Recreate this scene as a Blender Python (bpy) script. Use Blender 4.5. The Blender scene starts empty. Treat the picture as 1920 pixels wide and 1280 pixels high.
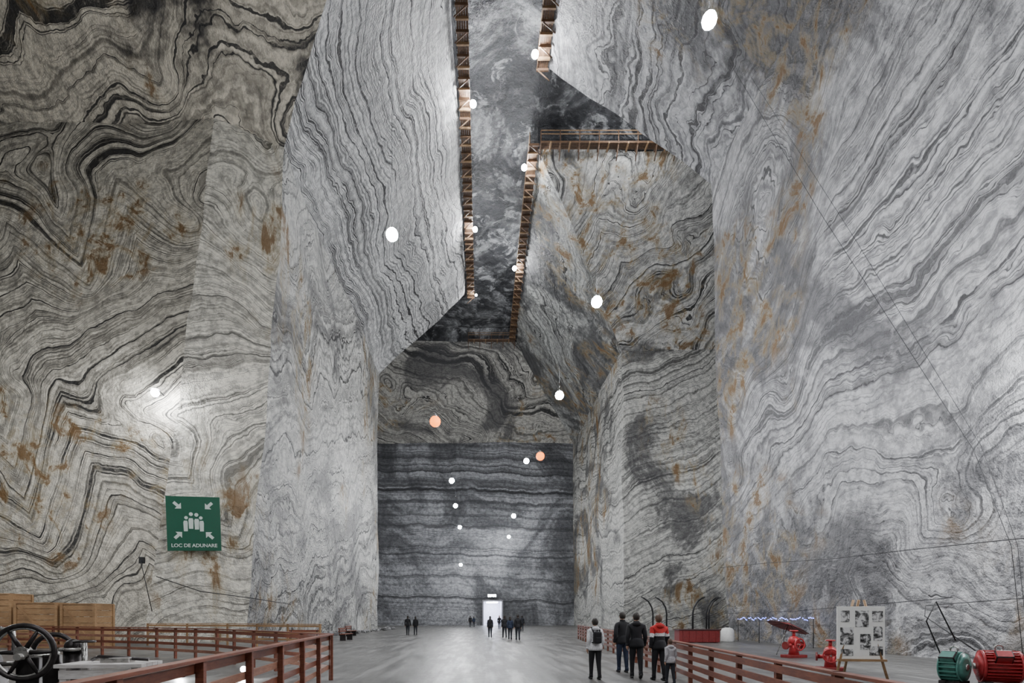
import bpy, bmesh, math, random
from mathutils import Vector, Matrix, noise, Euler
random.seed(7)
scene = bpy.context.scene
COL = scene.collection

# ------------------------------------------------------------------ materials
class NT:
    def __init__(s, name):
        s.m = bpy.data.materials.new(name); s.m.use_nodes = True
        s.t = s.m.node_tree; s.b = s.t.nodes['Principled BSDF']
    def n(s, typ, **kw):
        x = s.t.nodes.new(typ)
        for k, v in kw.items(): setattr(x, k, v)
        return x
    def put(s, sock, v):
        if isinstance(v, bpy.types.NodeSocket): s.t.links.new(v, sock)
        else: sock.default_value = v
    def math(s, op, a, b=0.0, c=None, clamp=False):
        x = s.n('ShaderNodeMath', operation=op, use_clamp=clamp)
        s.put(x.inputs[0], a); s.put(x.inputs[1], b)
        if c is not None: s.put(x.inputs[2], c)
        return x.outputs[0]
    def dot(s, a, v):
        x = s.n('ShaderNodeVectorMath', operation='DOT_PRODUCT')
        s.put(x.inputs[0], a); s.put(x.inputs[1], v); return x.outputs['Value']
    def vmul(s, a, v):
        x = s.n('ShaderNodeVectorMath', operation='MULTIPLY')
        s.put(x.inputs[0], a); s.put(x.inputs[1], v); return x.outputs[0]
    def noise(s, vec, scale, detail=2, rough=.5, dist=0.0):
        x = s.n('ShaderNodeTexNoise')
        s.put(x.inputs['Vector'], vec)
        x.inputs['Scale'].default_value = scale; x.inputs['Detail'].default_value = detail
        x.inputs['Roughness'].default_value = rough; x.inputs['Distortion'].default_value = dist
        return x.outputs['Fac']
    def noise1(s, w, detail=3, rough=.6):
        x = s.n('ShaderNodeTexNoise', noise_dimensions='1D')
        s.put(x.inputs['W'], w); x.inputs['Scale'].default_value = 1
        x.inputs['Detail'].default_value = detail; x.inputs['Roughness'].default_value = rough
        return x.outputs['Fac']
    def smooth(s, v, a, b, lo=0.0, hi=1.0):
        x = s.n('ShaderNodeMapRange', interpolation_type='SMOOTHSTEP')
        s.put(x.inputs['Value'], v); x.inputs['From Min'].default_value = a; x.inputs['From Max'].default_value = b
        x.inputs['To Min'].default_value = lo; x.inputs['To Max'].default_value = hi
        return x.outputs[0]
    def mix(s, f, a, b, mode='MIX'):
        x = s.n('ShaderNodeMix', data_type='RGBA', blend_type=mode)
        s.put(x.inputs[0], f)
        for i, v in ((6, a), (7, b)):
            if not isinstance(v, bpy.types.NodeSocket): v = (*v, 1) if len(v) == 3 else v
            s.put(x.inputs[i], v)
        return x.outputs[2]
    def ramp(s, f, stops):
        x = s.n('ShaderNodeValToRGB'); s.put(x.inputs[0], f)
        e = x.color_ramp.elements
        while len(e) < len(stops): e.new(.5)
        for i, (p, c) in enumerate(stops):
            e[i].position = p; e[i].color = (*c, 1)
        return x.outputs[0]

def plain(name, c, rough=.6, metal=0.0, var=.12, scale=9.0, emit=None, es=0.0):
    k = NT(name); P = k.n('ShaderNodeTexCoord').outputs['Object']
    n = k.noise(P, scale, 3, .6)
    f = k.smooth(n, .3, .7)
    lo = tuple(max(0, v*(1-var*2)) for v in c); hi = tuple(min(1, v*(1+var)) for v in c)
    k.put(k.b.inputs['Base Color'], k.mix(f, lo, hi))
    k.put(k.b.inputs['Roughness'], k.smooth(n, .2, .8, max(0, rough-.1), min(1, rough+.1)))
    k.b.inputs['Metallic'].default_value = metal
    return k.m

def wood(name, c1, c2, rough=.6):
    k = NT(name); P = k.n('ShaderNodeTexCoord').outputs['Object']
    n = k.noise(k.vmul(P, (6, 6, 40)), 1, 4, .6, .4); n2 = k.noise(P, 1.2, 3)
    c = k.mix(k.smooth(n, .3, .7), c1, c2)
    c = k.mix(k.smooth(n2, .35, .7, 0, .5), c, tuple(v*.5 for v in c1))
    k.put(k.b.inputs['Base Color'], c); k.b.inputs['Roughness'].default_value = rough
    return k.m

LIGHT = (.64, .64, .61); WARM = (.72, .68, .575); COOL = (.60, .605, .62)
def salt(name, d=(0, 0, 1), freq=1.0, fold=(.05, 8), mid=(.2, 2.0), fine=(1.0, .3), chev=None, asp=(1, 1, .4),
         light=LIGHT, gray=None, gk=.36, dark=(.014, .014, .016), lw=.024, ls=.95,
         patch=(.09, .52, .64, .6), patchc=(.08, .08, .086), rust=.0, rz=.45, wisp=0.0, bump=.7, fb=.62, chq=4.5):
    k = NT(name); P = k.n('ShaderNodeNewGeometry').outputs['Position']
    gray = gray or tuple(v*gk for v in light)
    PA = k.vmul(P, asp)
    s = k.dot(P, d)
    n1 = k.noise(PA, fold[0], 1, .5)
    s = k.math('MULTIPLY_ADD', n1, fold[1]*2, s)
    s = k.math('MULTIPLY_ADD', k.noise(PA, mid[0], 1.5, .5), mid[1]*2, s)
    s = k.math('MULTIPLY_ADD', k.noise(P, fine[0], 2.5, .6), fine[1]*2, s)
    big = k.noise(P, .085, 2)
    if chev:
        cd, cf, ca = chev
        u = k.math('MULTIPLY', k.dot(P, cd), cf)
        u = k.math('MULTIPLY_ADD', n1, chq, u)
        t = k.math('PINGPONG', u, 1.0)
        t = k.math('MULTIPLY', t, k.smooth(big, .40, .58, .1, 1.2))
        s = k.math('MULTIPLY_ADD', t, ca, s)
    w = k.math('MULTIPLY', s, freq)
    b = k.noise1(w, 4, .70)
    g2 = tuple(a*.5+c*.5 for a, c in zip(light, gray))
    col = k.ramp(b, [(.28, gray), (.39, g2), (.45, light), (.56, light), (.64, g2), (.73, gray)])
    b2 = k.noise1(k.math('MULTIPLY', w, 4.6), 2, .6)
    mt = k.noise(P, 1.9, 5, .72)
    lmod = k.noise(P, .2, 3, .6)
    col = k.mix(k.math('MULTIPLY', k.smooth(b2, .38, .50, fb, 0), k.smooth(lmod, .35, .6, .5, 1.1)), col, (.25, .25, .26), 'MULTIPLY')
    n2 = k.noise1(k.math('MULTIPLY_ADD', w, .9, 31.7), 3, .65)
    ln = k.math('ABSOLUTE', k.math('SUBTRACT', n2, .5))
    ln = k.math('DIVIDE', ln, k.smooth(lmod, .35, .65, .3, 1.2))
    lf = k.smooth(ln, lw*.4, lw*1.0, ls, 0)
    lf = k.math('MULTIPLY', lf, k.smooth(mt, .3, .48, .4, 1))
    col = k.mix(lf, col, dark)
    ps, p0, p1, pa = patch
    pn = k.noise(P, ps, 6, .68, .8)
    pf = k.smooth(pn, p0, p1, 0, pa)
    col = k.mix(pf, col, patchc)
    col = k.mix(k.smooth(mt, .38, .60, .75, 0), col, (.38, .38, .39), 'MULTIPLY')
    if wisp:
        wn = k.noise(P, .5, 6, .75, .6)
        col = k.mix(k.smooth(wn, .54, .64, 0, wisp), col, tuple(min(1, v*1.1) for v in light))
    if rust:
        rn = k.noise(k.vmul(P, (1, 1, rz)), .6, 5, .68, .5)
        rf = k.math('MULTIPLY', k.smooth(rn, .56, .63, 0, .85), k.smooth(big, .57-rust*.08, .62-rust*.08))
        hf = k.math('MULTIPLY', k.smooth(rn, .46, .60, 0, .45), k.smooth(big, .55-rust*.08, .66-rust*.08))
        col = k.mix(hf, col, (.38, .30, .16))
        col = k.mix(rf, col, (.16, .085, .028))
    k.put(k.b.inputs['Base Color'], col)
    k.put(k.b.inputs['Roughness'], k.smooth(mt, .3, .7, .32, .75))
    k.b.inputs['Specular IOR Level'].default_value = .4
    bn = k.n('ShaderNodeBump'); bn.inputs['Strength'].default_value = bump; bn.inputs['Distance'].default_value = .5
    k.put(bn.inputs['Height'], k.noise(P, 1.1, 5, .72)); k.put(k.b.inputs['Normal'], bn.outputs[0])
    return k.m

M_lfront = salt('salt_left_face', d=(-.45, 0, 1), freq=.95, fold=(.05, 5.0), mid=(.16, 2.0), fine=(.8, .34),
                chev=((1, 0, .45), .20, 5.5), light=WARM, gk=.40, lw=.022, patch=(.06, .58, .70, .45), rust=1.0, rz=.9, fb=.5)
M_lcorner = salt('salt_left_corner', d=(-.6, 0, .85), freq=1.05, fold=(.06, 3.4), mid=(.2, 1.4), fine=(.9, .3),
                 chev=((.8, 0, .5), .16, 3.4), light=(.78, .75, .65), gk=.5, lw=.013, ls=.75, patch=(.08, .6, .7, .3), rust=1.1, fb=.45)  # paler salt: brighter light on this corner face painted into the colour
M_lside = salt('salt_left_side', d=(0, -.45, .9), freq=1.1, fold=(.05, 5), mid=(.22, 2.6), fine=(1.1, .7),
               chev=((0, 1, .6), .15, 3), light=LIGHT, gk=.40, lw=.022, ls=.9, patch=(.11, .48, .62, .65), rust=.6)
M_lslope = salt('salt_left_slope', d=(0, .05, 1.15), freq=1.75, fold=(.035, 4.5), mid=(.15, 1.5), fine=(.6, .42),
                light=(.70, .705, .70), gk=.36, lw=.032, ls=.95, patch=(.06, .57, .69, .5))
M_lcross = salt('salt_left_cross_slope', d=(-.32, 0, 1), freq=.9, fold=(.05, 4), mid=(.2, 1.6), fine=(.8, .4),
                chev=((1, 0, 0), .16, 2.5), light=(.66, .61, .50), lw=.032, patch=(.05, .50, .58, .93), patchc=(.022, .022, .025), rust=.6, fb=.5)
M_rnear = salt('salt_right_wall', d=(0, .15, 1), freq=.95, fold=(.045, 6), mid=(.15, 2.4), fine=(.8, .6),
               chev=((0, 1, .4), .11, 5.0), light=(.59, .592, .605), gk=.43, lw=.016, ls=.8,
               patch=(.085, .45, .56, .78), patchc=(.10, .10, .107), rust=1.05, rz=.8, wisp=.3, fb=.58)
M_rslope = salt('salt_right_slope', d=(.2, .20, 1), freq=1.1, fold=(.05, 4.5), mid=(.2, 1.8), fine=(.8, .4),
                light=(.58, .585, .60), gk=.38, lw=.022, ls=.88, patch=(.08, .45, .57, .8), patchc=(.075, .075, .08), rust=.2, wisp=.15)  # grey salt patches, strengthened to paint light falloff into this slope
M_rcross = salt('salt_right_cross_slope', d=(-.5, 0, 1), freq=.95, fold=(.07, 5), mid=(.2, 1.6), fine=(.8, .4), asp=(1, 1, .7),
                chev=((1, 0, .5), .17, 3.5), light=(.64, .64, .61), lw=.02, patch=(.09, .52, .62, .75), rust=1.9, rz=.45, fb=.5)
M_rface = salt('salt_right_cross_face', d=(-.5, 0, 1), freq=1.0, fold=(.06, 4), mid=(.2, 1.6), fine=(1, .4),
               light=(.64, .64, .60), gk=.42, lw=.016, ls=.82, patch=(.09, .50, .60, .8), patchc=(.055, .055, .06), rust=.8)
M_rfarslope = salt('salt_right_far_slope', d=(0, .5, 1), freq=.95, fold=(.06, 5), mid=(.2, 2.5), fine=(1, .6),
                   light=(.50, .51, .49), lw=.018, patch=(.10, .45, .57, .82), patchc=(.05, .05, .055), rust=1.1)
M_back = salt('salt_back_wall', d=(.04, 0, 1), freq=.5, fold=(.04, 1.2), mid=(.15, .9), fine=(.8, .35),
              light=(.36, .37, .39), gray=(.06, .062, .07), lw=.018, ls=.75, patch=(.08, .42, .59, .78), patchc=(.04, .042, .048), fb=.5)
M_backslope = salt('salt_back_slope', d=(.25, 0, 1), freq=1.0, fold=(.05, 3.5), mid=(.15, 1.5), fine=(.8, .35),
                   chev=((1, 0, 0), .08, 3), light=(.50, .49, .45), lw=.022, patch=(.07, .48, .60, .8), patchc=(.05, .05, .055), rust=.6)
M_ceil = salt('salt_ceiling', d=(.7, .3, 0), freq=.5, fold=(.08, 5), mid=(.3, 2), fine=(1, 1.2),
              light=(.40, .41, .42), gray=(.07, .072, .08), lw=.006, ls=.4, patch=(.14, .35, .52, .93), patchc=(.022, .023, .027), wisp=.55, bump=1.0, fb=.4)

def floor_mat():
    k = NT('salt_floor'); P = k.n('ShaderNodeNewGeometry').outputs['Position']
    a = k.noise(P, .25, 4, .6); b = k.noise(P, 3, 5, .7); c = k.noise(k.vmul(P, (2.5, .25, 1)), 1, 4, .6)
    col = k.ramp(a, [(.3, (.085, .083, .08)), (.5, (.14, .138, .133)), (.7, (.20, .198, .19))])
    col = k.mix(k.smooth(b, .3, .7, .7, 0), col, (.4, .4, .4), 'MULTIPLY')
    col = k.mix(k.smooth(c, .5, .7, 0, .4), col, (.27, .27, .265))
    k.put(k.b.inputs['Base Color'], col)
    k.put(k.b.inputs['Roughness'], k.smooth(c, .3, .7, .28, .52))
    bn = k.n('ShaderNodeBump'); bn.inputs['Strength'].default_value = .45; bn.inputs['Distance'].default_value = .04
    k.put(bn.inputs['Height'], b); k.put(k.b.inputs['Normal'], bn.outputs[0])
    return k.m
M_floor = floor_mat()

# ------------------------------------------------------------------ room shell
def disp(p):
    v = Vector(p)
    a = noise.noise_vector(v*.11)*.32 + noise.noise_vector(v*.45 + Vector((9, 3, 1)))*.10
    if v.z < .6: a.z = 0
    return v + a
def panel(bm, c, res=1.3):
    c = [Vector(x) for x in c]
    nu = max(1, min(60, int(max((c[1]-c[0]).length, (c[2]-c[3]).length)/res)))
    nv = max(1, min(45, int(max((c[3]-c[0]).length, (c[2]-c[1]).length)/res)))
    g = []
    for j in range(nv+1):
        r = []
        for i in range(nu+1):
            u, v = i/nu, j/nv
            p = (c[0]*(1-u)+c[1]*u)*(1-v) + (c[3]*(1-u)+c[2]*u)*v
            r.append(bm.verts.new(disp(p)))
        g.append(r)
    for j in range(nv):
        for i in range(nu):
            bm.faces.new((g[j][i], g[j][i+1], g[j+1][i+1], g[j+1][i]))
def shell(name, parts):
    bm = bmesh.new(); mats = []
    for m, quads in parts:
        if m not in mats: mats.append(m)
        for q in quads:
            n0 = len(bm.faces); panel(bm, q); bm.faces.ensure_lookup_table()
            for f in bm.faces[n0:]: f.material_index = mats.index(m)
    me = bpy.data.meshes.new(name); bm.to_mesh(me); bm.free()
    for m in mats: me.materials.append(m)
    o = bpy.data.objects.new(name, me); COL.objects.link(o); return o

XR = 17.2; CL = -1.9; CR = 5.35; K = 34.0; H = 45.0; HC = 47.0; FX = 60
Ab, Bb, Cb, Db = (-FX, 37, 0), (-21.5, 34, 0), (-15.6, 35.5, 0), (-13.8, 71, 0)
Ak, Bk, Ck, Dk = (-FX, 36, K), (-17.3, 34.7, K), (-13.55, 37, K), (-13.55, 71, K)
Ac, Bm, Ec, Dc = (-FX, 22, H), (-10, 22, H), (CL, 22, H), (-2.1, 71.6, H)
def up(p): return (p[0], p[1], HC)
def fascia(a, b): return [a, b, up(b), up(a)]
shell('wall_left', [
    (M_lfront, [[Ab, Bb, Bk, Ak]]), (M_lcorner, [[Bb, Cb, Ck, Bk]]), (M_lside, [[Cb, Db, Dk, Ck]]),
    (M_lslope, [[Ck, Dk, Dc, Ec]]), (M_lcross, [[Ak, Bk, Bm, Ac], [Bk, Ck, Ec, Bm]]),
    (M_lside, [[Db, (-FX, 71, 0), (-FX, 71, K), Dk], [Dk, (-FX, 71, K), (-FX, 75, H), Dc]]),
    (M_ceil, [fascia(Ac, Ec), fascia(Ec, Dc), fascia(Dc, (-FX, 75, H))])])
shell('wall_left_near', [
    (M_lside, [[(-13.8, -30, 0), (-13.8, 10, 0), (-13.6, 10, K), (-13.6, -30, K)],
               [(-13.8, 10, 0), (-FX, 10, 0), (-FX, 10, K), (-13.6, 10, K)]]),
    (M_lslope, [[(-13.6, -30, K), (-13.6, 10, K), (CL, 14.5, H), (CL, -30, H)],
                [(-13.6, 10, K), (-FX, 10, K), (-FX, 14.5, H), (CL, 14.5, H)]]),
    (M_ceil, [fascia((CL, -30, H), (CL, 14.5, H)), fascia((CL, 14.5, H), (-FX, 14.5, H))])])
shell('wall_right', [
    (M_rnear, [[(18.4, -30, 0), (18.6, 40, 0), (XR, 40, K), (XR, -30, K)]]),
    (M_rslope, [[(XR, -30, K), (XR, 40, K), (CR, 42, H), (CR, -30, H)]]),
    (M_rnear, [[(18.6, 40, 0), (FX, 40, 0), (FX, 40, K), (XR, 40, K)], [(XR, 40, K), (FX, 40, K), (FX, 42, H), (CR, 42, H)]]),
    (M_ceil, [fascia((CR, -30, H), (CR, 42, H)), fascia((CR, 42, H), (FX, 42, H))])])
shell('wall_right_far', [
    (M_rface, [[(17.4, 65, 0), (FX, 65, 0), (FX, 65, K), (XR, 65, K)]]),
    (M_rcross, [[(XR, 65, K), (FX, 65, K), (FX, 49.5, H), (CR, 49.5, H)]]),
    (M_rface, [[(17.4, 65, 0), (17.4, 99.4, 0), (XR, 99.4, K), (XR, 65, K)]]),
    (M_rfarslope, [[(XR, 65, K), (XR, 99.4, K), (CR, 84, H), (CR, 49.5, H)]]),
    (M_ceil, [fascia((CR, 49.5, H), (FX, 49.5, H)), fascia((CR, 49.5, H), (CR, 84, H))])])
YB = 99.4; dx0, dx1, dz = .35, 3.95, 4.6
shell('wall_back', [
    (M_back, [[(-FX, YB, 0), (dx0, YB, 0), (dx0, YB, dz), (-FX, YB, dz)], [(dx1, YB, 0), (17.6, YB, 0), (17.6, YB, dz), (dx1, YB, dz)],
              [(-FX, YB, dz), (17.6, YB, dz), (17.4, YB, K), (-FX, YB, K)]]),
    (M_backslope, [[(-FX, YB, K), (XR, YB, K), (CR, 84, H), (-FX, 84, H)]]),
    (M_ceil, [fascia((-FX, 84, H), (CR, 84, H))])])
shell('wall_ends', [
    (M_lside, [[(-FX, 9, 0), (-FX, 38, 0), (-FX, 38, HC), (-FX, 9, HC)], [(-FX, 70, 0), (-FX, 100, 0), (-FX, 100, HC), (-FX, 70, HC)],
               [(FX, 39, 0), (FX, 66, 0), (FX, 66, HC), (FX, 39, HC)], [(-14.5, -30, 0), (19, -30, 0), (19, -30, HC), (-14.5, -30, HC)]])])
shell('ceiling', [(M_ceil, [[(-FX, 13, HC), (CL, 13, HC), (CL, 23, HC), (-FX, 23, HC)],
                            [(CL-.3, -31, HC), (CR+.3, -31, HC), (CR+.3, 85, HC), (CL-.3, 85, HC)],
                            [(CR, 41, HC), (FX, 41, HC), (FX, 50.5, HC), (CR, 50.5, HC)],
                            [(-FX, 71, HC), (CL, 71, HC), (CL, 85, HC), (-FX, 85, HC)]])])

# ------------------------------------------------------------------ mesh builder
class B:
    def __init__(s): s.bm = bmesh.new(); s.mats = []
    def mi(s, m):
        if m not in s.mats: s.mats.append(m)
        return s.mats.index(m)
    def _mark(s, vs, m, smooth=False):
        i = s.mi(m); fs = set()
        for v in vs:
            for f in v.link_faces: fs.add(f)
        for f in fs: f.material_index = i; f.smooth = smooth
    def box(s, c, size, m, rot=(0, 0, 0), bevel=0.0):
        M = Matrix.Translation(c) @ Euler(rot).to_matrix().to_4x4() @ Matrix.Diagonal((*size, 1))
        r = bmesh.ops.create_cube(s.bm, size=1, matrix=M); vs = r['verts']; s._mark(vs, m)
        if bevel:
            es = {e for v in vs for e in v.link_edges}
            bmesh.ops.bevel(s.bm, geom=list(es), offset=bevel, segments=2, affect='EDGES', profile=.6)
    def cyl(s, a, b, r, m, seg=20, r2=None, caps=True):
        a = Vector(a); b = Vector(b); d = b-a
        M = Matrix.Translation((a+b)/2) @ d.to_track_quat('Z', 'Y').to_matrix().to_4x4()
        q = bmesh.ops.create_cone(s.bm, cap_ends=caps, segments=seg, radius1=r, radius2=r if r2 is None else r2, depth=d.length, matrix=M)
        s._mark(q['verts'], m, True)
        for v in q['verts']:
            for f in v.link_faces:
                if len(f.verts) > 4: f.smooth = False
    def sph(s, c, r, m, scale=(1, 1, 1), rot=(0, 0, 0), seg=16):
        M = Matrix.Translation(c) @ Euler(rot).to_matrix().to_4x4() @ Matrix.Diagonal((*scale, 1))
        q = bmesh.ops.create_uvsphere(s.bm, u_segments=seg, v_segments=max(6, seg//2+2), radius=r, matrix=M)
        s._mark(q['verts'], m, True); return q['verts']
    def ico(s, c, r, m, sub=2):
        q = bmesh.ops.create_icosphere(s.bm, subdivisions=sub, radius=r, matrix=Matrix.Translation(c)); s._mark(q['verts'], m, True)
    def sweep(s, pts, r, m, seg=8, closed=False):
        pts = [Vector(p) for p in pts]; n = len(pts); rings = []; i = s.mi(m)
        rr = r if isinstance(r, (list, tuple)) else [r]*n
        prev = None
        for k, p in enumerate(pts):
            if closed: t = pts[(k+1) % n]-pts[k-1]
            else: t = pts[min(k+1, n-1)]-pts[max(k-1, 0)]
            t.normalize()
            if prev is None:
                u = t.orthogonal().normalized()
            else:
                u = (prev - t*prev.dot(t)).normalized()
            prev = u; w = t.cross(u)
            rings.append([s.bm.verts.new(p+(u*math.cos(a)+w*math.sin(a))*rr[k]) for a in [2*math.pi*j/seg for j in range(seg)]])
        rng = range(n if closed else n-1)
        for k in rng:
            A, C = rings[k], rings[(k+1) % n]
            for j in range(seg):
                f = s.bm.faces.new((A[j], A[(j+1) % seg], C[(j+1) % seg], C[j])); f.material_index = i; f.smooth = True
        if not closed:
            for R, fl in ((rings[0], True), (rings[-1], False)):
                f = s.bm.faces.new(R[::-1] if fl else R); f.material_index = i
    def torus(s, c, R, r, m, axis='Y', seg=32):
        pts = []
        for k in range(seg):
            a = 2*math.pi*k/seg; x, y = R*math.cos(a), R*math.sin(a)
            o = {'Y': (x, 0, y), 'X': (0, x, y), 'Z': (x, y, 0)}[axis]
            pts.append(Vector(c)+Vector(o))
        s.sweep(pts, r, m, 8, True)
    def loft(s, rings, m, seg=20, caps=True):
        R = []; i = s.mi(m)
        for cx, cy, z, rx, ry in rings:
            R.append([s.bm.verts.new((cx+rx*math.cos(2*math.pi*j/seg), cy+ry*math.sin(2*math.pi*j/seg), z)) for j in range(seg)])
        for A, C in zip(R, R[1:]):
            for j in range(seg):
                f = s.bm.faces.new((A[j], A[(j+1) % seg], C[(j+1) % seg], C[j])); f.material_index = i; f.smooth = True
        if caps:
            f = s.bm.faces.new(R[0][::-1]); f.material_index = i
            f = s.bm.faces.new(R[-1]); f.material_index = i
    def poly(s, pts, m, depth=None):
        vs = [s.bm.verts.new(p) for p in pts]; f = s.bm.faces.new(vs); f.material_index = s.mi(m)
        if depth:
            r = bmesh.ops.extrude_face_region(s.bm, geom=[f])
            for v in [g for g in r['geom'] if isinstance(g, bmesh.types.BMVert)]: v.co += Vector(depth)
            for g in r['geom']:
                if isinstance(g, bmesh.types.BMFace): g.material_index = s.mi(m)
    def done(s, name, loc=(0, 0, 0), rot=(0, 0, 0), parent=None, scale=1.0):
        bmesh.ops.recalc_face_normals(s.bm, faces=s.bm.faces)
        me = bpy.data.meshes.new(name); s.bm.to_mesh(me); s.bm.free()
        for m in s.mats: me.materials.append(m)
        o = bpy.data.objects.new(name, me); COL.objects.link(o)
        o.location = loc; o.rotation_euler = rot; o.scale = (scale,)*3
        if parent: o.parent = parent
        return o
def empty(name, loc=(0, 0, 0), rot=(0, 0, 0), scale=1.0):
    o = bpy.data.objects.new(name, None); COL.objects.link(o); o.location = loc; o.rotation_euler = rot; o.scale = (scale,)*3; return o

b = B(); b.box((0, 36, -.25), (2*FX+2, 146, .5), M_floor); b.done('floor')

# ------------------------------------------------------------------ common mats
W_red = wood('red_brown_wood', (.16, .045, .025), (.26, .085, .045), .45)
W_pink = wood('worn_red_wood', (.26, .11, .07), (.40, .20, .13), .5)
W_tan = wood('tan_wood', (.30, .17, .08), (.42, .27, .14))
W_gal = wood('gallery_wood', (.06, .032, .018), (.14, .078, .04))
W_gal2 = wood('gallery_joist_wood', (.17, .105, .055), (.30, .19, .10))
W_white = wood('whitewashed_wood', (.50, .47, .45), (.72, .70, .68))
M_iron = plain('dark_iron', (.05, .045, .045), .4, .8)
M_black = plain('black_metal', (.015, .015, .017), .45, .3)
M_steel = plain('worn_steel', (.45, .44, .42), .3, .9)
M_redp = plain('red_paint', (.38, .025, .03), .35)
M_redp2 = plain('dark_red_paint', (.20, .02, .02), .4)
M_greenp = plain('green_machine_paint', (.08, .24, .20), .4)
M_white = plain('white_paint', (.75, .75, .73), .5, 0, .04)
M_cable = plain('black_cable', (.02, .02, .022), .6)
def em(name, c, st, wh=.15):
    k = NT(name); k.b.inputs['Base Color'].default_value = (*c, 1)
    P = k.n('ShaderNodeTexCoord').outputs['Object']
    k.put(k.b.inputs['Emission Color'], k.mix(k.smooth(k.noise(P, 3, 1), .3, .7, .0, wh), c, (1, 1, 1)))
    k.b.inputs['Emission Strength'].default_value = st
    return k.m
E_white = em('lamp_glass_white', (.95, .965, 1.0), 1560)
E_small = em('lamp_glass_gallery', (.96, .975, 1.0), 560)
E_gal = em('lamp_glass_ceiling', (.96, .975, 1.0), 640)
E_orange = em('lamp_glass_orange', (1.0, .23, .015), 4.0, .02)

# ------------------------------------------------------------------ galleries
def gallery(name, a, bb, inward, w=.85, rails=3):
    a = Vector(a); e = Vector(bb); d = (e-a); L = d.length; d.normalize(); n = Vector(inward)
    ang = math.atan2(d.y, d.x); z = H-.15; k = B()
    mid = (a+e)/2
    for i in range(5):
        p = mid + n*(w*(i+.5)/5); k.box((p.x, p.y, z), (L, w/5-.025, .06), W_gal, (0, 0, ang))
    nn = int(L/.85)
    for i in range(nn+1):
        p = a + d*(L*i/nn) + n*(w/2); k.box((p.x, p.y, z-.14), (.13, w+.1, .2), W_gal2 if i % 2 else W_gal, (0, 0, ang))
        if i % 2 == 0:
            q = a + d*(L*i/nn) + n*(w-.05); k.box((q.x, q.y, z+.5), (.07, .07, 1.05), W_gal, (0, 0, ang))
            s0 = a + d*(L*i/nn) - n*.12; s1 = a + d*(L*i/nn)+n*(w*.9)
            k.sweep([(s0.x, s0.y, z-1.0), (s1.x, s1.y, z-.2)], .05, W_gal, 6)
    for hz in ((.35, .7, 1.02)[-rails:]):
        q = mid + n*(w-.05); k.box((q.x, q.y, z+hz), (L, .04, .06), W_gal2, (0, 0, ang))
    q = mid + n*w; k.box((q.x, q.y, z-.08), (L, .05, .16), W_gal, (0, 0, ang))
    return k.done(name)
gallery('wooden_gallery', (CL+.1, 22, H), (CL+.1, 72, H), (1, 0, 0))
gallery('wooden_gallery', (CR-.1, -25, H), (CR-.1, 42, H), (-1, 0, 0))
gallery('wooden_gallery', (CR-.1, 48.7, H), (CR-.1, 83, H), (-1, 0, 0))
gallery('wooden_gallery', (CR+.1, 49.3, H), (24, 49.3, H), (0, -1, 0), .85, 2)
gallery('wooden_gallery', (-2, 83.9, H), (CR-.1, 83.9, H), (0, -1, 0), .85, 2)

# ------------------------------------------------------------------ lamps
def roof(x):
    if CL+.3 < x < CR-.3: return HC
    if x <= CL+.3: return H-(CL-x)*.944 if x > -13 else K
    return H-(x-CR)*.928 if x < XR else K
def lamp(x, y, z, r=.28, e=None, top=None):
    k = B(); e = e or E_white
    k.ico((0, 0, 0), r, e, 2)
    k.cyl((0, 0, r*.8), (0, 0, r*1.3), r*.62, M_steel, 14, r*.25)
    t = (top if top is not None else roof(x)) - z
    k.cyl((0, 0, r*1.2), (0, 0, t), .006, M_cable, 4)
    k.done('hanging_lamp', (x, y, z))
def unp(px, py, z):
    D = 1000*(z-1.7)/(1155-py); return ((px-902)*D/1000, D, z)
for px, py, r, e in [(735, 440, .22, 0), (816, 790, .40, 1), (847, 901, .27, 0), (854, 948, .28, 0), (862, 988, .30, 2),
                     (1330, 38, .17, 0), (1119, 566, .24, 0), (1049, 741, .27, 0), (1013, 855, .38, 1), (963, 967, .32, 2), (954, 1006, .30, 2)]:
    lamp(*unp(px, py, 15.7), r, (E_white, E_orange, E_small)[e])
lamp(*unp(987, 864, 15.7+3), .3, E_small)
lamp(-3.5, 92, 10.6, .28, E_small)
for p in [(-3.3, 3, 15.7), (5, -3, 15.7), (-3.3, -14, 15.7)]: lamp(*p, .21)  # unseen lamps continuing the rows, added to even out the light
lamp(-28, 22, 12, .26, top=HC)  # unseen lamp in the left side chamber, added to light the left wall
lamp(30, 53, 16, .23, top=HC-1)
lamp(-28, 85, 16, .20, top=HC)
for px, py in [(1017, 102), (876, 195), (991, 314), (880, 430), (967, 503), (882, 553)]:
    x, y, z = unp(px, py, 44.3); x = -.66 if px < 900 else 4.1
    lamp(x, y, z, .27 if py < 550 else .15, E_gal, top=HC)
lamp(13, 45.5, 44.4, .27, E_gal, top=HC)
def wall_lamp(x, y, z, rot, e, r=.3):
    k = B(); k.ico((0, 0, 0), r, e, 2)
    k.cyl((0, .05, r*.9), (0, .05, r*1.3), r*1.1, M_black, 16, r*.5)
    k.sweep([(0, .05, r*1.2), (0, .35, r*1.6), (0, 1.1, r*1.2)], .04, M_black)
    k.done('wall_lamp', (x, y, z), (0, 0, rot))
wall_lamp(-20.3, 33.2, 15.6, .1, E_small, .24)
wall_lamp(16.2, 13.5, 9, -math.pi/2, E_small, .42)
k = B(); k.box((0, 0, 0), (1.6, .25, .5), M_black, bevel=.04); k.box((0, -.15, 0), (1.5, .06, .42), em('floodlight_glass', (.9, .95, 1), 110))
k.box((0, .35, 0), (.1, .6, .1), M_black); k.done('floodlight', (2.0, 98.5, 5.5))
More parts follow.
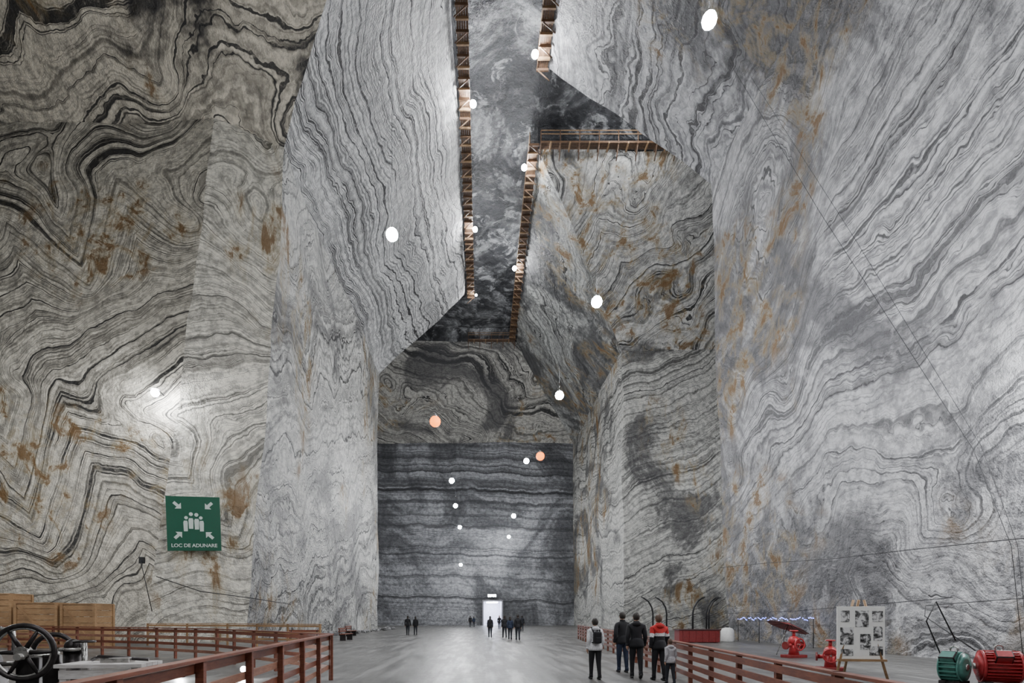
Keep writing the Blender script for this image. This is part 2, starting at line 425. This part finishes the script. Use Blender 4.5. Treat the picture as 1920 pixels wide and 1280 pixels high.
for (x, y) in ((-6.5, 14.6), (-8.4, 14.9)):  # second spotlight is added in place of a light reflection
    k = B(); k.cyl((0, 0, 0), (0, 0, .03), .12, M_black, 16); k.sweep([(0, 0, .02), (0, 0, .2)], .015, M_black)
    k.cyl((0, .08, .22), (0, -.08, .26), .07, M_black, 16, .09); k.cyl((0, -.082, .26), (0, -.095, .262), .08, E_small, 16)
    k.done('floor_spotlight', (x, y, 0), (0, 0, .4))

# lit passage doorway
M_frame = plain('door_frame_metal', (.25, .25, .27), .5, .3)
M_pw = plain('passage_white', (.8, .8, .85), .6)
E_pass = em('passage_light', (.74, .78, 1.0), 55)
k = B(); cx = (dx0+dx1)/2; w = dx1-dx0
k.box((cx-w/2-.0, YB+.2, dz/2), (.25, 1.6, dz), M_frame); k.box((cx+w/2, YB+.2, dz/2), (.25, 1.6, dz), M_frame)
k.box((cx, YB+.2, dz), (w+.25, 1.6, .25), M_frame)
k.box((cx-w/2, YB+5, dz/2), (.2, 9, dz), M_pw); k.box((cx+w/2, YB+5, dz/2), (.2, 9, dz), M_pw); k.box((cx, YB+5, dz), (w, 9, .2), M_pw)
k.box((cx, YB+9.5, dz/2), (w, .2, dz), M_pw); k.box((cx, YB+5, .01), (w, 9, .04), M_pw)
for yy in (2.5, 5, 7.5): k.box((cx, YB+yy, dz-.2), (w*.6, .5, .12), E_pass)
k.done('door_1')

# ------------------------------------------------------------------ fences
def fence(name, pts, t=1.2, rails=4, m=W_red, m2=W_red, step=1.6):
    k = B()
    for a, c in zip(pts, pts[1:]):
        a = Vector((*a, 0)); c = Vector((*c, 0)); d = c-a; L = d.length; ang = math.atan2(d.y, d.x); d.normalize()
        nrm = Vector((-d.y, d.x, 0)); mid = (a+c)/2; n = max(1, round(L/step))
        for i in range(n+1):
            p = a + d*(L*i/n); k.box((p.x, p.y, t/2), (.09, .09, t), m, (0, 0, ang), .008)
        for j in range(rails):
            z = t-.08-j*(t-.22)/(rails-.2)
            q = mid+nrm*.06; k.box((q.x, q.y, z), (L, .03, .11), m if j % 2 == 0 else m2, (0, 0, ang))
        k.box((mid.x, mid.y, t+.02), (L+.1, .13, .04), m, (0, 0, ang), .006)
    return k.done(name)
fence('wooden_fence', [(-2.75, 2.6), (-4.0, 14.2), (-9.9, 20), (-13.5, 22.2), (-23, 26), (-34, 27)], 1.2, 4, W_red, W_pink)
fence('wooden_fence', [(3.95, 2.5), (4.27, 6.4), (5.25, 14.5), (6.4, 28), (7.3, 40)], 1.0, 4)
fence('wooden_barrier', [(-8.6, 28.5), (-14.5, 30.5), (-19.5, 31.2)], 1.25, 3, W_tan, W_tan, 2.2)

# ------------------------------------------------------------------ sign
M_sg = plain('sign_green', (.0, .075, .038), .45, 0, .05); M_sw = plain('sign_white', (.52, .60, .55), .5, 0, .02)
S = empty('assembly_point_sign', (-18.32, 34.02, 7.6), (0, math.radians(-2), math.atan2(1.68, 5.42)))
k = B(); k.box((0, 0, 0), (3.1, .08, 3.45), M_sg, bevel=.02); k.done('panel', parent=S)
k = B()
for sx in (-1, 1):
    for sz in (-1, 1): k.cyl((sx*1.2, .05, sz*1.4), (sx*1.2, .9, sz*1.4), .04, M_steel, 8)
k.done('brackets', parent=S)
k = B(); y0 = -.05
def disc(x, z, r): k.cyl((x, y0-.01, z), (x, y0+.01, z), r, M_sw, 20)
for x, z, sc in ((-.42, .26, .9), (.42, .26, .9), (-.14, .48, 1), (.17, .44, 1)): disc(x, z+.12*sc, .115*sc)
for x, z, sc in ((-.46, .06, .9), (.46, .06, .9), (-.15, .22, 1), (.18, .18, 1)):
    k.poly([(x-.14*sc, y0-.012, z), (x-.10*sc, y0-.012, z+.12), (x+.10*sc, y0-.012, z+.12), (x+.14*sc, y0-.012, z), (x+.12*sc, y0-.012, z-.55), (x-.12*sc, y0-.012, z-.55)], M_sw, (0, .015, 0))
for sx in (-1, 1):
    for (cz, sz) in ((1.12, 1), (-.72, -1)):
        tip = Vector((sx*.68, cz-sz*.18)); tail = Vector((sx*1.10, cz+sz*.22)); d = (tip-tail).normalized(); n = Vector((-d.y, d.x))
        P2 = [tip, tip-d*.26+n*.26, tip-d*.26+n*.09, tail+n*.09, tail-n*.09, tip-d*.26-n*.09, tip-d*.26-n*.26]
        k.poly([(p.x, y0-.012, p.y) for p in P2], M_sw, (0, .015, 0))
k.done('pictogram', parent=S)
cu = bpy.data.curves.new('lettering', 'FONT'); cu.body = 'LOC DE ADUNARE'; cu.size = .31; cu.align_x = 'CENTER'; cu.align_y = 'CENTER'; cu.extrude = .01; cu.offset = .006
cu.materials.append(M_sw); t = bpy.data.objects.new('lettering', cu); COL.objects.link(t)
t.parent = S; t.location = (0, -.06, -1.40); t.rotation_euler = (math.pi/2, 0, 0)

# ------------------------------------------------------------------ exhibits, left
k = B()
for yy in (-.45, .45): k.box((0, yy, .18), (2.6, .16, .36), M_iron, bevel=.02)
for xx in (-1.1, 0, 1.1): k.box((xx, 0, .3), (.16, 1.0, .14), M_iron)
k.box((-.55, 0, .62), (1.0, .6, .55), M_iron, bevel=.05)
k.cyl((-1.15, 0, .95), (-.1, 0, .95), .22, M_iron, 24); 
for i in range(7): k.cyl((-1.05+i*.13, 0, .95), (-1.01+i*.13, 0, .95), .27, M_steel if i % 3 == 0 else M_iron, 24)
k.cyl((-.1, 0, .95), (.5, 0, .98), .035, M_steel, 10)
for yy in (-.3, .3): k.box((.5, yy, .7), (.3, .12, .75), M_iron, bevel=.02)
k.cyl((.5, -.62, 1.1), (.5, .5, 1.1), .05, M_steel, 14)
k.torus((.5, -.45, 1.16), .40, .04, M_iron, 'Y', 40); k.torus((.5, -.45, 1.16), .36, .02, M_steel, 'Y', 40)
for i in range(6):
    a = i*math.pi/3; k.sweep([(.5, -.45, 1.16), (.5+.39*math.cos(a), -.45, 1.16+.39*math.sin(a))], [.04, .025], M_iron, 8)
k.cyl((.5, -.53, 1.16), (.5, -.37, 1.16), .09, M_steel, 16)
k.torus((.5, .42, 1.1), .3, .04, M_iron, 'Y', 32)
k.cyl((.95, 0, .35), (.95, 0, 1.15), .13, M_iron, 18); k.cyl((.95, 0, 1.15), (.95, 0, 1.2), .19, M_steel, 18); k.sph((.95, 0, 1.22), .12, M_iron)
k.sweep([(-.6, .1, 1.2), (-.6, .1, 1.5), (-.3, .1, 1.6), (.1, .1, 1.45), (.1, .1, 1.1)], .03, M_steel)
k.box((1.0, -.3, .5), (.3, .3, .3), M_steel, bevel=.03)
k.cyl((1.15, -.1, .55), (1.15, -.1, 1.3), .04, M_steel, 10); k.torus((1.15, -.1, 1.3), .14, .018, M_iron, 'Z', 20)
k.done('steam_engine', (-7.45, 8.3, 0), (0, 0, .25))
k = B()
for i in range(4): k.box((0, -.24+i*.16, 1.0), (1.15, .145, .05), W_white)
for sx in (-1, 1):
    for sy in (-1, 1): k.box((sx*.47, sy*.24, .49), (.09, .09, .98), W_white)
    k.box((sx*.47, 0, .35), (.06, .45, .08), W_white)
k.box((0, .24, .35), (.95, .06, .08), W_white); k.box((0, -.27, .88), (1.05, .04, .12), W_white)
k.box((.1, 0, 1.06), (.4, .18, .08), M_steel, bevel=.01); k.sweep([(-.3, .1, 1.06), (-.1, -.1, 1.12), (.5, .05, 1.06)], .025, M_iron)
k.done('workbench', (-5.42, 7.8, 0), (0, 0, .12))
def crate(x, y, sx, sy, sz, rz):
    k = B(); n = max(3, int(sz/.3))
    for i in range(n):
        z = sz*(i+.5)/n
        for s_ in (-1, 1):
            k.box((0, s_*sy/2, z), (sx, .05, sz/n-.02), W_tan); k.box((s_*sx/2, 0, z), (.05, sy, sz/n-.02), W_tan)
    for a in (-1, 1):
        for c in (-1, 1): k.box((a*sx/2, c*sy/2, sz/2), (.14, .14, sz), W_tan)
        k.box((a*sx*.0, a*(sy/2+.04), sz/2), (math.hypot(sx, sz)*.9, .03, .12), W_tan, (0, math.atan2(sz, sx), 0))
    k.box((0, 0, sz), (sx+.1, sy+.1, .06), W_tan); k.done('wooden_crate', (x, y, 0), (0, 0, rz))
crate(-23.6, 28.9, 2.0, 1.4, 2.4, .1); crate(-21.3, 28.9, 1.8, 1.3, 2.35, -.05); crate(-26.6, 29.3, 2.6, 1.4, 2.9, .05)

M_rub = salt('salt_rubble', light=(.35, .35, .35), freq=2)
k = B()
for i in range(90):
    tpar = random.random(); x = -14.6+tpar*1.6+random.uniform(.2, 1.2); y = 38+tpar*32; r = random.uniform(.12, .38)
    q = bmesh.ops.create_icosphere(k.bm, subdivisions=1, radius=r, matrix=Matrix.Translation((x+.6, y, r*.45)) @ Matrix.Diagonal((1, random.uniform(.7, 1.3), random.uniform(.5, .9), 1)))
    for v in q['verts']: v.co += noise.noise_vector(v.co*3)*r*.4
    k._mark(q['verts'], M_rub)
k.done('salt_rubble')
for (x, y, rz) in ((-10.6, 31.8, .1), (-9.6, 38, 1.5), (-11.2, 46, 1.5)):
    k = B()
    for i in range(3): k.box((0, -.15+i*.15, .45), (1.8, .13, .04), W_red)
    for i in range(2): k.box((0, .26, .65+i*.17), (1.8, .03, .12), W_red)
    for sx in (-.75, .75):
        k.box((sx, 0, .22), (.07, .4, .44), M_iron); k.box((sx, .24, .6), (.06, .05, .5), M_iron)
    k.done('bench', (x, y, 0), (0, 0, rz))

# ------------------------------------------------------------------ exhibits, right
M_photo = NT('photo_print'); P = M_photo.n('ShaderNodeNewGeometry').outputs['Position']
a = M_photo.noise(P, 7, 6, .6, 1.0)
M_photo.put(M_photo.b.inputs['Base Color'], M_photo.ramp(a, [(.40, (.02, .02, .02)), (.5, (.25, .25, .25)), (.58, (.8, .8, .8))]))
M_photo = M_photo.m
M_board = plain('board_white', (.95, .95, .92), .5, 0, .02)
k = B()
k.box((0, 0, 1.30), (1.08, .03, 1.28), M_board, bevel=.005)
for (x, z, w, h) in ((-.36, 1.70, .20, .28), (.02, 1.64, .30, .40), (.37, 1.70, .24, .26), (-.32, 1.22, .30, .42), (.10, 1.08, .24, .38), (.38, 1.28, .20, .34), (-.32, .82, .28, .16), (.34, .86, .30, .22)):
    k.box((x, -.022, z), (w, .01, h), M_photo)
for sx in (-1, 1): k.sweep([(sx*.12, .08, 2.1), (sx*.62, -.05, .03)], .03, W_tan, 6)
k.sweep([(0, .08, 2.1), (0, .8, .03)], .03, W_tan, 6); k.box((0, -.04, .63), (1.1, .1, .05), W_tan)
k.done('display_board_on_easel', (9.25, 13, 0), (0, 0, -.12))

def motor(name, loc, rz, m, r, L, ribs=14):
    k = B(); z = r+.42
    k.box((0, 0, .06), (L*1.2, r*1.8, .12), M_iron); 
    for sx in (-1, 1): k.box((sx*L*.35, 0, .26), (.12, r*1.5, .34), M_iron, bevel=.01)
    k.cyl((-L/2, 0, z), (L/2, 0, z), r*.88, m, 36)
    for i in range(ribs*2):
        a = math.pi*i/ribs; k.box((0, math.cos(a)*r*.92, z+math.sin(a)*r*.92), (L*.86, .018, .08), m, (a-math.pi/2, 0, 0))
    for sx in (-1, 1):
        k.cyl((sx*L*.44, 0, z), (sx*L*.52, 0, z), r*1.04, m, 36); k.cyl((sx*L*.52, 0, z), (sx*L*.62, 0, z), r*.98, m, 36, r*.55) if sx > 0 else k.cyl((sx*L*.62, 0, z), (sx*L*.52, 0, z), r*.55, m, 36, r*.98)
        k.cyl((sx*L*.6, 0, z), (sx*L*.70, 0, z), .06, M_steel, 14)
    k.box((0, -r*.75, z+r*.65), (.26, .2, .2), m, (.7, 0, 0), .02)
    k.torus((0, 0, z+r+.06), .06, .015, M_steel, 'Y', 16)
    return k.done(name, loc, (0, 0, rz))
motor('electric_motor', (10.1, 10.4, 0), -.5, M_redp, .30, .56)
motor('electric_motor', (9.40, 10.6, 0), -1.1, M_greenp, .28, .32, 10)
def pump(name, loc, rz, s=1.0):
    k = B()
    k.box((0, 0, .06), (.9, .5, .12), M_redp2, bevel=.02); k.cyl((0, 0, .1), (0, 0, .6), .2, M_redp, 24, .15)
    k.sph((0, 0, .68), .22, M_redp); k.cyl((0, 0, .85), (0, 0, 1.12), .06, M_redp, 12); k.cyl((0, 0, 1.08), (0, 0, 1.13), .16, M_redp, 20)
    k.cyl((-.42, 0, .5), (.42, 0, .5), .08, M_redp, 14)
    for sx in (-1, 1): k.cyl((sx*.40, 0, .5), (sx*.46, 0, .5), .16, M_redp2, 20)
    k.torus((0, -.28, .55), .24, .03, M_redp, 'Y', 28)
    for i in range(4):
        a = i*math.pi/2; k.sweep([(0, -.28, .55), (.23*math.cos(a), -.28, .55+.23*math.sin(a))], .016, M_redp, 6)
    k.cyl((0, -.3, .55), (0, 0, .55), .03, M_steel, 10)
    return k.done(name, loc, (0, 0, rz), scale=s)
pump('red_pump', (12.9, 22, 0), .3)
pump('red_pump', (11.0, 16.8, 0), -.5, .85)
k = B(); top = Vector((0, 0, 0)); n = 10
ring = [Vector((.85*math.cos(2*math.pi*i/n), .85*math.sin(2*math.pi*i/n), -.22)) for i in range(n)]
for i in range(n):
    k.poly([top, ring[i], ring[(i+1) % n]], M_redp2); k.sweep([top, ring[i]], .012, M_iron, 5)
k.cyl((0, 0, -1.5), (0, 0, .08), .02, M_steel, 8)
k.done('parasol', (13.4, 23.2, 1.42), (0, .38, 0))

for i, (x, y, fl) in enumerate(((11.6, 36, -1), (12.7, 36.5, -1), (14.3, 36, 1), (14.75, 37.2, 1), (15.3, 36.2, 1), (15.8, 37, 1))):
    k = B(); k.cyl((0, 0, 0), (0, 0, .08), .16, M_black, 14)
    k.sweep([(0, 0, 0), (0, 0, 1.9), (fl*.08, 0, 2.3), (fl*.3, 0, 2.7), (fl*.65, 0, 2.95)], .055, M_black, 8)
    k.box((fl*.68, 0, 2.95), (.28, .12, .06), M_black, (0, -fl*.4, 0)); k.done('curved_lamp_post', (x, y, 0))
k = B(); k.box((0, 0, .42), (2.6, .9, .78), M_redp2, bevel=.03); k.box((0, 0, .83), (2.7, 1.0, .07), M_black, bevel=.01)
for i in range(6): k.box((-1.05+i*.42, -.47, .42), (.06, .05, .7), M_redp2)
for sx in (-1, 1): k.box((sx*1.1, 0, .02), (.15, .8, .05), M_black)
k.done('storage_bin', (14.0, 34.6, 0))
k = B(); k.loft([(0, 0, 0, .38, .38), (0, 0, .08, .42, .42), (0, 0, .7, .42, .42), (0, 0, .88, .33, .33), (0, 0, .96, .12, .12)], M_white); k.cyl((0, 0, .95), (0, 0, 1.03), .1, M_black, 14); k.done('water_barrel', (16.4, 35.5, 0))
E_blue = em('blue_led', (.14, .20, 1.0), 7)
n = 64; k = B(); pts = []
for i in range(n):
    y = 28.5+i*(8.5/n); pts.append((17.7+.002*y, y, 1.55+.05*math.sin(i*.9)+random.uniform(-.06, .06)))
for i, p in enumerate(pts):
    if i % 9 != 8: k.ico(p, .032, E_blue, 1)
k.sweep(pts, .01, M_cable, 5)
for i in (0, 21, 42, 63): k.cyl((pts[i][0], pts[i][1], 0), (pts[i][0], pts[i][1], 1.55), .02, M_black, 6)
k.done('blue_light_string')

def cable(pts, r=.03):
    k = B(); k.sweep(pts, r, M_cable, 6); k.done('cable')
cable([(15.0, 32.4, 35.5), (15.9, 25, 20.6), (16.9, 18.3, 7.4), (17.5, 17.6, 4), (17.6, 17.3, .2)], .010)
cable([(15.2, 30, 32), (16.1, 23, 18), (16.9, 18.0, 7.4), (17.3, 17.2, 4), (17.5, 17.0, .2)], .008)
cable([(17.7, 39.5, 5.3), (17.75, 33, 5.0), (17.7, 27, 4.6), (17.75, 22, 4.45), (17.6, 12, 4.0)], .016)
cable([(17.8, 39, 1.9), (17.7, 30, 2.0), (17.7, 20, 2.4)], .014)
cable([(-20.4, 33.5, 4.2), (-18, 34.2, 3.3), (-15.1, 34.9, 2.9), (-14.3, 40, 2.6)], .03)
cable([(-21.2, 33.2, 5.2), (-20.6, 33.4, 2.0)], .025)
k = B(); k.box((0, 0, 0), (.3, .2, .4), M_black, bevel=.02); k.done('junction_box', (-21.2, 33.35, 5.2))
cable([(9.4, 10.9, .9), (9.1, 10.9, 1.6), (9.3, 10.9, 2.0), (9.7, 10.9, 1.2)], .014)
cable([(10.1, 10.9, 1.0), (10.4, 12.5, 1.7), (12.5, 15, 2.0), (17.5, 16.8, 2.3)], .012)

# ------------------------------------------------------------------ people
SKIN = plain('skin', (.45, .27, .19), .55, 0, .05)
def cloth(name, c): return plain(name, c, .85, 0, .15, 30)
C_black = cloth('black_cloth', (.012, .012, .015)); C_dark = cloth('dark_trousers', (.02, .022, .03)); C_white = cloth('white_jacket_cloth', (.66, .66, .68))
C_red = cloth('red_jacket_cloth', (.50, .025, .025)); C_gray = cloth('grey_jacket_cloth', (.42, .41, .43)); C_navy = cloth('navy_cloth', (.02, .03, .06))
HAIR = plain('dark_hair', (.02, .014, .01), .6); HAIR2 = plain('brown_hair', (.09, .05, .03), .6); SHOE = plain('shoe_leather', (.02, .02, .02), .5)
EYE = plain('eye_dark', (.02, .02, .02), .2); LIP = plain('lip', (.35, .12, .10), .5)
def skin_mesh(V, E, R, sub=2):
    me = bpy.data.meshes.new('tmp'); me.from_pydata(V, E, []); o = bpy.data.objects.new('tmp', me); COL.objects.link(o)
    md = o.modifiers.new('s', 'SKIN'); md.use_smooth_shade = True
    for i, r in enumerate(R):
        me.skin_vertices[0].data[i].radius = (r, r) if not isinstance(r, tuple) else r
    me.skin_vertices[0].data[0].use_root = True
    sd = o.modifiers.new('d', 'SUBSURF'); sd.levels = sub; sd.render_levels = sub
    bpy.context.view_layer.update()
    dg = bpy.context.evaluated_depsgraph_get()
    out = bpy.data.meshes.new_from_object(o.evaluated_get(dg))
    bpy.data.objects.remove(o, do_unlink=True)
    return out
def person(name, loc, rz, height=1.75, top=C_black, pants=C_dark, hair=HAIR, stride=.18, arm=.12, woman=False, long_hair=False,
           backpack=None, chest2=None, near=True, hood=False, elbow=.05, headturn=0.0, bulk=1.0, stripe=None):
    s = height/1.75; Emp = empty(name, (loc[0], loc[1], 0), (0, 0, rz), s)
    sw = .165 if woman else .185; g = bulk
    V = [(0, 0, .97), (0, -.005, 1.12), (0, -.005, 1.27), (0, 0, 1.42), (0, .01, 1.52), (0, .02, 1.60)]
    E = [(0, 1), (1, 2), (2, 3), (3, 4), (4, 5)]; R = [.15*g, .142*g, .148*g, .105, .056, .06]
    def add(p, par, r): V.append(p); E.append((par, len(V)-1)); R.append(r); return len(V)-1
    hands = []; feet = []
    for sx, ph in ((-1, 1), (1, -1)):
        sh = add((sx*sw, 0, 1.39), 3, .076*g)
        el = add((sx*(sw+.05), -.05-ph*arm*.4, 1.13), sh, .058*g)
        wr = add((sx*(sw+.055), .02-ph*arm*1.0+elbow, .90), el, .043)
        hands.append((Vector(V[wr]), Vector(V[wr])-Vector(V[el]), sx))
        hp = add((sx*.085, 0, .88), 0, .12)
        kn = add((sx*.095, ph*stride*.55+.02, .50), hp, .076)
        lift = .05 if ph < 0 and stride > .1 else 0
        an = add((sx*.095, ph*stride-(.03 if ph < 0 else 0), .10+lift), kn, .052)
        feet.append((V[an], sx, lift))
    me = skin_mesh(V, E, R)
    for m in (top, pants, SKIN): me.materials.append(m)
    me2 = chest2
    if me2: me.materials.append(me2); me.materials.append(stripe or me2)
    for v in me.vertices:
        if abs(v.co.x) < sw-.02 and v.co.z > .85 and v.co.z < 1.5: v.co.y *= .86
    for p in me.polygons:
        c = p.center; p.use_smooth = True
        if c.z > 1.53: p.material_index = 2
        elif abs(c.x) > sw+.02 and c.z > .8: p.material_index = 0 if c.z > .91 else 2
        elif c.z < .93: p.material_index = 1
        else: p.material_index = 0
        if me2 and p.material_index == 0 and c.z < 1.26: p.material_index = 4 if c.z > 1.18 else 3
    o = bpy.data.objects.new('body', me); COL.objects.link(o); o.parent = Emp
    k = B(); hm = me2 or top
    k.loft([(0, 0, .84, .182*g, .145*g), (0, 0, .90, .185*g, .15*g), (0, 0, 1.02, .165*g, .135*g), (0, 0, 1.10, .14*g, .115*g)], hm)
    k.loft([(0, .005, 1.44, .11, .09), (0, .01, 1.49, .085, .08), (0, .01, 1.55, .078, .076)], top, caps=False)
    for w, d, sx in hands:
        d = d.normalized(); k.cyl(w-d*.05, w+d*.015, .045, hm, 14)
    for a, sx, lift in feet:
        x, y, z = a; tilt = -.5 if lift else 0
        Mt = Matrix.Translation((x, y, z)) @ Euler((tilt, 0, 0)).to_matrix().to_4x4()
        q = k.sph((0, 0, 0), 1, SHOE, (.05, .14, .045), seg=14)
        for v in q:
            if v.co.z < -.02: v.co.z = -.03
            if v.co.y < 0: v.co.z *= 1.15
            v.co = Mt @ (v.co + Vector((0, .06, -.07 if not lift else -.06)))
        k.cyl(Mt @ Vector((0, 0, -.055)), Mt @ Vector((0, 0, .05)), .055, pants, 14, .056)
    if hood: k.sph((0, -.085, 1.47), .11, top, (1.05, .55, .6))
    k.done('clothing', parent=Emp)
    k = B()
    for w, d, sx in hands:
        d = (d.normalized() + Vector((0, 0, -1))).normalized(); side = Vector((0, 1, 0)); side = (side-d*side.dot(d)).normalized()
        k.sweep([w, w+d*.03, w+d*.07, w+d*.10], [.026, .034, .036, .028], SKIN, 10)
        for i, L in enumerate((.065, .075, .07, .055)):
            r = w+d*.085+side*(.03-i*.02)
            c = -Vector((sx, 0, 0))*.5
            k.sweep([r, r+(d+c*.15)*L*.45, r+(d+c*.45)*L*.8, r+(d+c*.9)*L], [.0095, .009, .008, .006], SKIN, 6)
        r = w+d*.03+side*.025
        k.sweep([r, r+(d*.6+side*.7)*.035, r+(d*.9+side*.45)*.065], [.012, .011, .008], SKIN, 6)
    k.done('hands', parent=Emp)
    k = B(); HZ = 1.655
    def shape(vs, g=1.0):
        for v in vs:
            z = v.co.z/.118
            t = max(0, -z); v.co.x *= 1-.28*t*t; v.co.y = v.co.y*(1-.12*t) + (.012*t)
    q = k.sph((0, 0, 0), 1, SKIN, (.084, .10, .120), seg=24); shape(q)
    k.sweep([(0, .092, .02), (0, .112, -.015), (0, .10, -.03)], [.008, .014, .010], SKIN, 8)
    for sx in (-1, 1):
        k.sph((sx*.032, .087, .012), .011, EYE, seg=8); k.sph((sx*.084, -.005, -.005), .027, SKIN, (.35, .7, 1.1), seg=10)
        k.sweep([(sx*.019, .096, .034), (sx*.047, .086, .034)], .005, hair, 6)
    k.sph((0, .092, -.055), .02, LIP, (1.1, .4, .35), seg=10)
    k.done('head', (0, .025, HZ), (0, 0, headturn), Emp)
    k = B(); q = k.sph((0, 0, 0), 1, hair, (.094, .111, .130), seg=24)
    dele = [v for v in q if (v.co.y > .045 and v.co.z < .065) or (v.co.z < (-.02 if v.co.y > -.02 else -.085))]
    bmesh.ops.delete(k.bm, geom=dele, context='VERTS')
    if long_hair: k.loft([(0, -.06, -.24, .05, .025), (0, -.07, -.18, .085, .045), (0, -.06, -.06, .092, .06), (0, -.04, .02, .085, .06)], hair)
    k.done('hair', (0, .022, HZ+.004), (0, 0, headturn), Emp)
    if backpack:
        k = B(); k.box((0, -.21, 1.22), (.24, .14, .34), backpack, (.05, 0, 0), .05); k.box((0, -.29, 1.15), (.17, .06, .16), backpack, bevel=.025)
        for sx in (-1, 1): k.sweep([(sx*.09, -.15, 1.36), (sx*.12, -.04, 1.51), (sx*.13, .12, 1.42), (sx*.14, .15, 1.22), (sx*.14, -.02, 1.06), (sx*.1, -.16, 1.08)], .020, backpack, 6)
        k.torus((0, -.19, 1.41), .03, .008, backpack, 'X', 12)
        k.done('backpack', parent=Emp)
    bpy.context.view_layer.update(); mz = 9
    for c in Emp.children:
        if c.type == 'MESH':
            for v in c.data.vertices:
                z = (c.location.z + v.co.z)*s; mz = min(mz, z)
    Emp.location.z = -mz
    return Emp
person('woman', (3.08, 14.4), .1, 1.62, C_white, C_black, HAIR, .08, .05, woman=True, long_hair=False, backpack=C_black, hood=True, bulk=1.15)
person('man', (4.30, 16.2), .1, 1.80, C_black, C_navy, HAIR, .05, .05, bulk=1.08)
person('man', (4.22, 14.5), -.15, 1.76, C_black, C_black, HAIR, .14, .1, bulk=1.12, hood=True, headturn=.2)
person('man', (4.72, 14.15), .15, 1.72, C_red, C_black, HAIR2, .10, .06, chest2=C_black, bulk=1.12, hood=True, stripe=C_white)
person('child', (4.72, 13.3), .2, 1.12, C_gray, C_dark, HAIR2, .10, .08, woman=True, bulk=1.15, hood=True)
far = [('man', (-6.6, 48), 0, 1.72, C_black), ('woman', (-5.95, 48.4), .2, 1.66, C_black), ('man', (-1.7, 84), 0, 1.75, C_black), ('woman', (-1.15, 84.5), 0, 1.65, C_navy),
       ('woman', (.72, 42.5), 0, 1.68, C_black), ('man', (1.85, 42), .1, 1.72, C_black), ('woman', (2.15, 39.5), -.1, 1.66, C_navy), ('man', (2.62, 38), 0, 1.80, C_black), ('man', (2.4, 70), 3.1, 1.75, C_black), ('man', (4.6, 60), 0, 1.75, C_dark)]
for i, (n_, l, r, h, c) in enumerate(far):
    person(n_, l, r, h, c, C_dark, HAIR, .1+.05*(i % 3), .1, woman=(n_ == 'woman'), near=False, bulk=1.1, long_hair=(n_ == 'woman'))

# ------------------------------------------------------------------ world & camera
w = bpy.data.worlds.new('mine_dark'); scene.world = w; w.use_nodes = True
w.node_tree.nodes['Background'].inputs[0].default_value = (.02, .022, .03, 1); w.node_tree.nodes['Background'].inputs[1].default_value = .3
cam = bpy.data.cameras.new('camera'); co = bpy.data.objects.new('camera', cam); COL.objects.link(co)
co.location = (0, 0, 1.7); co.rotation_euler = (math.pi/2, 0, 0)
cam.sensor_width = 36; cam.lens = 36*1000/1920; cam.shift_x = 58/1920; cam.shift_y = 515/1920; cam.clip_end = 500
scene.camera = co
